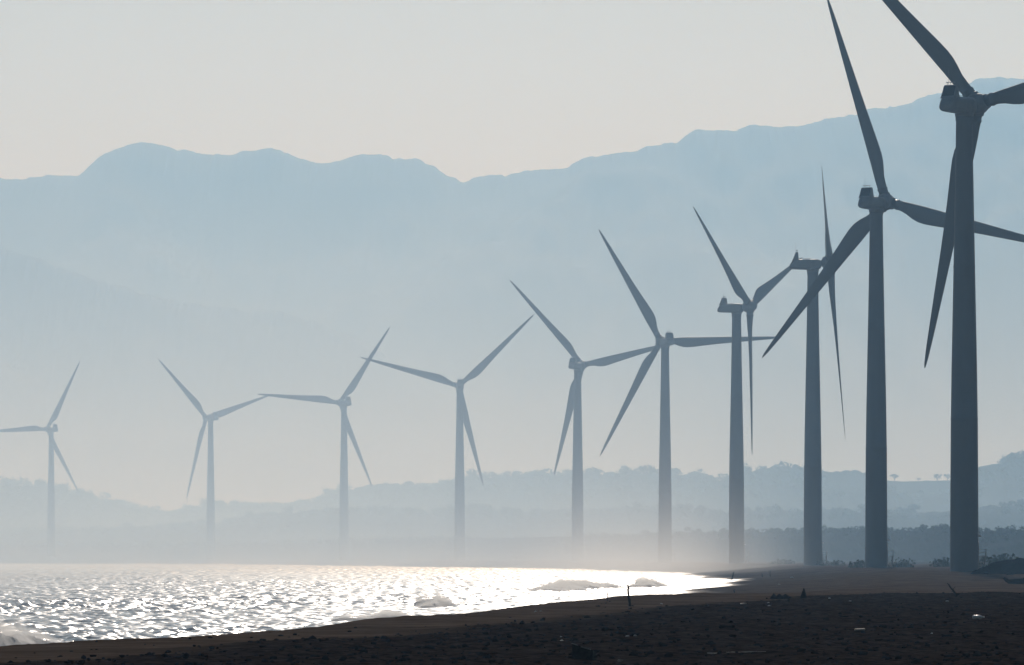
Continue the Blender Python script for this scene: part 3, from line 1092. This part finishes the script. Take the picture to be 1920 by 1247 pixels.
for a in [
    (1459, 1052, 1800, 6, 1.7, 'low dark shrub between the front-facing turbine and the edge-on one', 1),
    (1556, 1053, 1600, 5, 1.6, 'dark shrub at the right foot of the edge-on turbine', 2),
    (1612, 1056, 1420, 4.2, 1.7, 'rounded dark shrub at the left foot of the second nearest turbine', 3),
    (1706, 1050, 1450, 7, 2.0, 'wide shrub midway between the two nearest towers', 4),
    (1757, 1050, 1380, 6, 2.1, 'shrub just left of the nearest tower on the brown sand', 5),
    (1872, 1042, 1330, 8, 3.0, 'shrub showing behind the soil mound at the right edge', 6),
]:
    shrub(*a)


def litter(kind, px, py, w, label, seed):
    p = ray_ground(px, py)
    s = scale_at(p)
    rng = random.Random(seed)
    bm = bmesh.new()
    if kind == 'bottle':
        L, r = w * s, w * s * .16
        prof = [(0, r * .8), (.03, r), (.2, r), (.24, r * .92), (.28, r), (.62, r), (.74, r * .7), (.82, r * .36), (.9, r * .34), (.9, r * .42), (1, r * .42)]
        tube(bm, [((f - .5) * L, (f - .5) * L * .3, r + .02) for f, _ in prof], [q for _, q in prof], 12)
        nm, cat, m = 'plastic_bottle', 'bottle', 'plastic'
    elif kind == 'plank':
        L = w * s
        box(bm, -L / 2, L / 2, -.12, .12, .02, .07)
        bmesh.ops.bevel(bm, geom=bm.edges[:], offset=.012, segments=2, affect='EDGES')
        for v in bm.verts: v.co.z += .05 * v.co.x + rng.uniform(0, .008)
        nm, cat, m = 'plank', 'plank', 'palewood'
    else:
        # a crumpled scrap of plastic sheet
        n = 9
        g = [[bm.verts.new(((i / (n - 1) - .5) * w * s + rng.uniform(-1, 1) * .06 * w * s, (j / (n - 1) - .5) * w * s * .9,
                            .03 + abs(rng.gauss(0, .10)) * w * s + .25 * w * s * (1 - ((i - 4) / 4.0) ** 2) * (1 - ((j - 4) / 4.0) ** 2))) for j in range(n)] for i in range(n)]
        for i in range(n - 1):
            for j in range(n - 1):
                bm.faces.new((g[i][j], g[i + 1][j], g[i + 1][j + 1], g[i][j + 1]))
        bmesh.ops.solidify(bm, geom=bm.faces[:], thickness=.006)
        nm, cat, m = 'plastic_scrap', 'litter', 'plastic'
    o = link(nm, bm_mesh(nm, bm, M[m], kind == 'bottle'))
    o.location = p
    tag(o, label, cat, 'pale litter washed up on the beach')


for a in [
    ('bottle', 1835, 1162, 22, 'white plastic bottle lying on dark gravel below the nearest tower'),
    ('scrap', 1004, 1149, 5, 'left of a close pair of white scraps under the breaker line'),
    ('scrap', 1014, 1148, 5, 'right of a close pair of white scraps under the breaker line'),
    ('scrap', 1052, 1197, 4.5, 'upper white scrap above the left corner of the broken crate'),
    ('scrap', 1053, 1204, 6, 'lower white scrap touching the left corner of the broken crate'),
    ('scrap', 1176, 1196, 7, 'left thin white scrap on the gravel straight below the stake'),
    ('scrap', 1191, 1195, 7, 'right thin white scrap on the gravel straight below the stake'),
    ('scrap', 1240, 1134, 5, 'white scrap on the pale sand just right of the stake'),
    ('plank', 1394, 1134, 12, 'short pale plank on the sand left of the brush pile'),
    ('scrap', 1441, 1132, 4.5, 'upper white scrap at the left foot of the brush pile'),
    ('scrap', 1442, 1138, 5, 'lower white scrap left of the brush pile'),
    ('scrap', 1555, 1124, 4.5, 'white scrap on the gravel edge right of the pointed stone'),
    ('scrap', 1594, 1129, 5, 'white scrap on the gravel edge below the edge-on turbine'),
    ('plank', 1612, 1184, 20, 'pale plank lying in the dark gravel below the second nearest tower'),
    ('scrap', 1776, 1129, 6, 'white scrap beside the leaning broken branch'),
    ('scrap', 1747, 1190, 4, 'tiny white scrap on the gravel left of the white bottle'),
    ('scrap', 1485, 1084, 6, 'white scrap alone on the brown sand right of the two thin posts'),
    ('scrap', 1461, 1097, 4, 'white scrap at the water edge above the brush pile'),
    ('plank', 1163, 1243, 9, 'short bleached plank at the bottom edge right of the broken crate'),
]:
    litter(*a, seed=int(a[1]))


# loose stones of the gravel: past counting, one object
def gravel_stones():
    rng = np.random.default_rng(12)
    n = 9000
    y = 140 + 300 * rng.random(n) ** 1.3
    x = rng.uniform(-0.085, 0.085, n) * y
    keep = gravel_mask(x, y) * 0.95 + 0.05 > rng.random(n)
    x, y = x[keep], y[keep]
    n = len(x)
    z = ground_z(x, y)
    bm = bmesh.new()
    bmesh.ops.create_icosphere(bm, subdivisions=1, radius=1)
    bv = np.array([v.co for v in bm.verts])
    bf = np.array([[v.index for v in f.verts] for f in bm.faces])
    bm.free()
    size = 0.022 + 0.05 * rng.random(n) ** 3 + 0.04 * rng.random(n) ** 14
    V = bv[None] * (1 + 0.25 * rng.normal(size=(n, len(bv), 1))) * size[:, None, None] * rng.uniform(.6, 1.5, (n, 1, 3)) * np.array([1.2, 1.2, .7])
    V = V + np.stack([x, y, z + size * .25], -1)[:, None, :]
    Fc = bf[None] + (np.arange(n) * len(bv))[:, None, None]
    me = mesh_np('gravel', V.reshape(-1, 3), Fc.reshape(-1, 3), M['rock'])
    tag(link('gravel', me), 'loose dark stones strewn over the near beach', 'gravel', kind='stuff')


gravel_stones()


# ------------------------------------------------------------------ air: even haze, and banks of mist and surf spray
def volume_box(name, b, label, build):
    bm = bmesh.new()
    box(bm, *b)
    m = bpy.data.materials.new(name)
    m.use_nodes = True
    n, l = m.node_tree.nodes, m.node_tree.links
    for q in list(n): n.remove(q)
    out = n.new('ShaderNodeOutputMaterial')
    pv = n.new('ShaderNodeVolumePrincipled')
    l.new(pv.outputs[0], out.inputs['Volume'])
    build(n, l, pv, m)
    o = link(name, bm_mesh(name, bm, m, False))
    tag(o, label, name.replace('_', ' '), kind='stuff')


def math_node(n, l, op, a, b=None):
    q = n.new('ShaderNodeMath')
    q.operation = op
    for i, v in enumerate((a, b)):
        if v is None: continue
        if isinstance(v, (int, float)): q.inputs[i].default_value = v
        else: l.new(v, q.inputs[i])
    return q.outputs[0]


def xyz(n, l):
    tc = n.new('ShaderNodeTexCoord')
    sp = n.new('ShaderNodeSeparateXYZ')
    l.new(tc.outputs['Object'], sp.inputs[0])
    return tc, sp.outputs


def sstep(n, l, v, a, b, to0=0.0, to1=1.0):
    q = n.new('ShaderNodeMapRange')
    q.interpolation_type = 'SMOOTHSTEP'
    l.new(v, q.inputs['Value'])
    q.inputs['From Min'].default_value = a
    q.inputs['From Max'].default_value = b
    q.inputs['To Min'].default_value = to0
    q.inputs['To Max'].default_value = to1
    return q.outputs[0]


def haze_(n, l, pv, m):
    pv.inputs['Color'].default_value = (0.37, 0.69, 1.09, 1)
    pv.inputs['Absorption Color'].default_value = (1, 1, 1, 1)     # scatters only: blue more than red
    pv.inputs['Density'].default_value = 1.05e-4
    pv.inputs['Anisotropy'].default_value = 0.55


def expz(n, l, z, h):
    return math_node(n, l, 'EXPONENT', math_node(n, l, 'MULTIPLY', z, -1.0 / h))


def valley_(n, l, pv, m):
    tc, (x, y, z) = xyz(n, l)
    d = math_node(n, l, 'MULTIPLY', expz(n, l, z, 170.0), 5.0e-4)
    l.new(d, pv.inputs['Density'])
    pv.inputs['Color'].default_value = (0.90, 0.965, 1.0, 1)
    pv.inputs['Absorption Color'].default_value = (1, 1, 1, 1)
    pv.inputs['Anisotropy'].default_value = 0.55


def lowmist_(n, l, pv, m):
    tc, (x, y, z) = xyz(n, l)
    d = math_node(n, l, 'MULTIPLY', expz(n, l, z, 60.0), 0.85e-3)
    side = sstep(n, l, x, 155, -80, 0.03, 1.0)
    side = math_node(n, l, 'MULTIPLY', side, sstep(n, l, y, 2400, 3600, 1.0, 0.10))
    inland = sstep(n, l, y, 2500, 4500, 0.0, 0.40)
    d = math_node(n, l, 'MULTIPLY', d, math_node(n, l, 'MAXIMUM', side, inland))
    d = math_node(n, l, 'MULTIPLY', d, sstep(n, l, y, 950, 1900))
    l.new(d, pv.inputs['Density'])
    pv.inputs['Color'].default_value = (0.62, 0.85, 1.14, 1)
    pv.inputs['Absorption Color'].default_value = (1, 1, 1, 1)
    pv.inputs['Anisotropy'].default_value = 0.55


def spray_(n, l, pv, m):
    tc, (x, y, z) = xyz(n, l)
    fc = n.new('ShaderNodeFloatCurve')
    c = fc.mapping.curves[0]
    ys = [200, 341, 450, 700, 950, 1150, 1400, 1707, 2150, 2524, 2900, 3317, 3870, 4200]
    pts = [((yy - 200) / 4000.0, (float(lerp(SHORE, yy)) + 420) / 500.0) for yy in ys]
    c.points[0].location = pts[0]
    c.points[1].location = pts[-1]
    for p in pts[1:-1]: c.points.new(*p)
    for p in c.points: p.handle_type = 'VECTOR'
    fc.mapping.update()
    l.new(math_node(n, l, 'MULTIPLY', math_node(n, l, 'SUBTRACT', y, 200.0), 1 / 4000.0), fc.inputs['Value'])
    xs = math_node(n, l, 'SUBTRACT', math_node(n, l, 'MULTIPLY', fc.outputs[0], 500.0), 420.0)
    off = math_node(n, l, 'SUBTRACT', x, xs)
    s = math_node(n, l, 'ABSOLUTE', off)
    band = math_node(n, l, 'MULTIPLY', sstep(n, l, s, 32, 5), sstep(n, l, y, 1250, 1650))
    band = math_node(n, l, 'MULTIPLY', band, sstep(n, l, y, 2200, 2900, 1.45, 0.8))
    near = math_node(n, l, 'MULTIPLY', sstep(n, l, off, 3, -5), sstep(n, l, y, 1400, 1000, 0.0, 0.24))
    band = math_node(n, l, 'ADD', band, near)
    t = n.new('ShaderNodeTexNoise')
    t.inputs['Scale'].default_value = 0.02
    t.inputs['Detail'].default_value = 2
    l.new(tc.outputs['Object'], t.inputs['Vector'])
    d = math_node(n, l, 'MULTIPLY', expz(n, l, z, 8.0), 2.0e-3)
    d = math_node(n, l, 'MULTIPLY', d, band)
    d = math_node(n, l, 'MULTIPLY', d, sstep(n, l, t.outputs['Fac'], 0.3, 0.7, 0.4, 1.4))
    l.new(d, pv.inputs['Density'])
    pv.inputs['Color'].default_value = (1.0, 0.985, 0.96, 1)
    pv.inputs['Anisotropy'].default_value = 0.6


volume_box('haze', (-3200, 3200, -150, 16500, -4, 1120), 'pale blue haze filling the air between the beach and the mountains', haze_)
volume_box('valley_mist', (-3000, 3000, 7300, 13300, -3, 560), 'bank of pale mist lying at the foot of the mountains', valley_)
volume_box('low_mist', (-2500, 2500, 900, 7200, -3, 260), 'thin mist lying low over the coast and hills', lowmist_)
volume_box('surf_spray', (-420, 80, 210, 4150, -2, 55), 'bright spray drifting off the surf along the far shore', spray_)
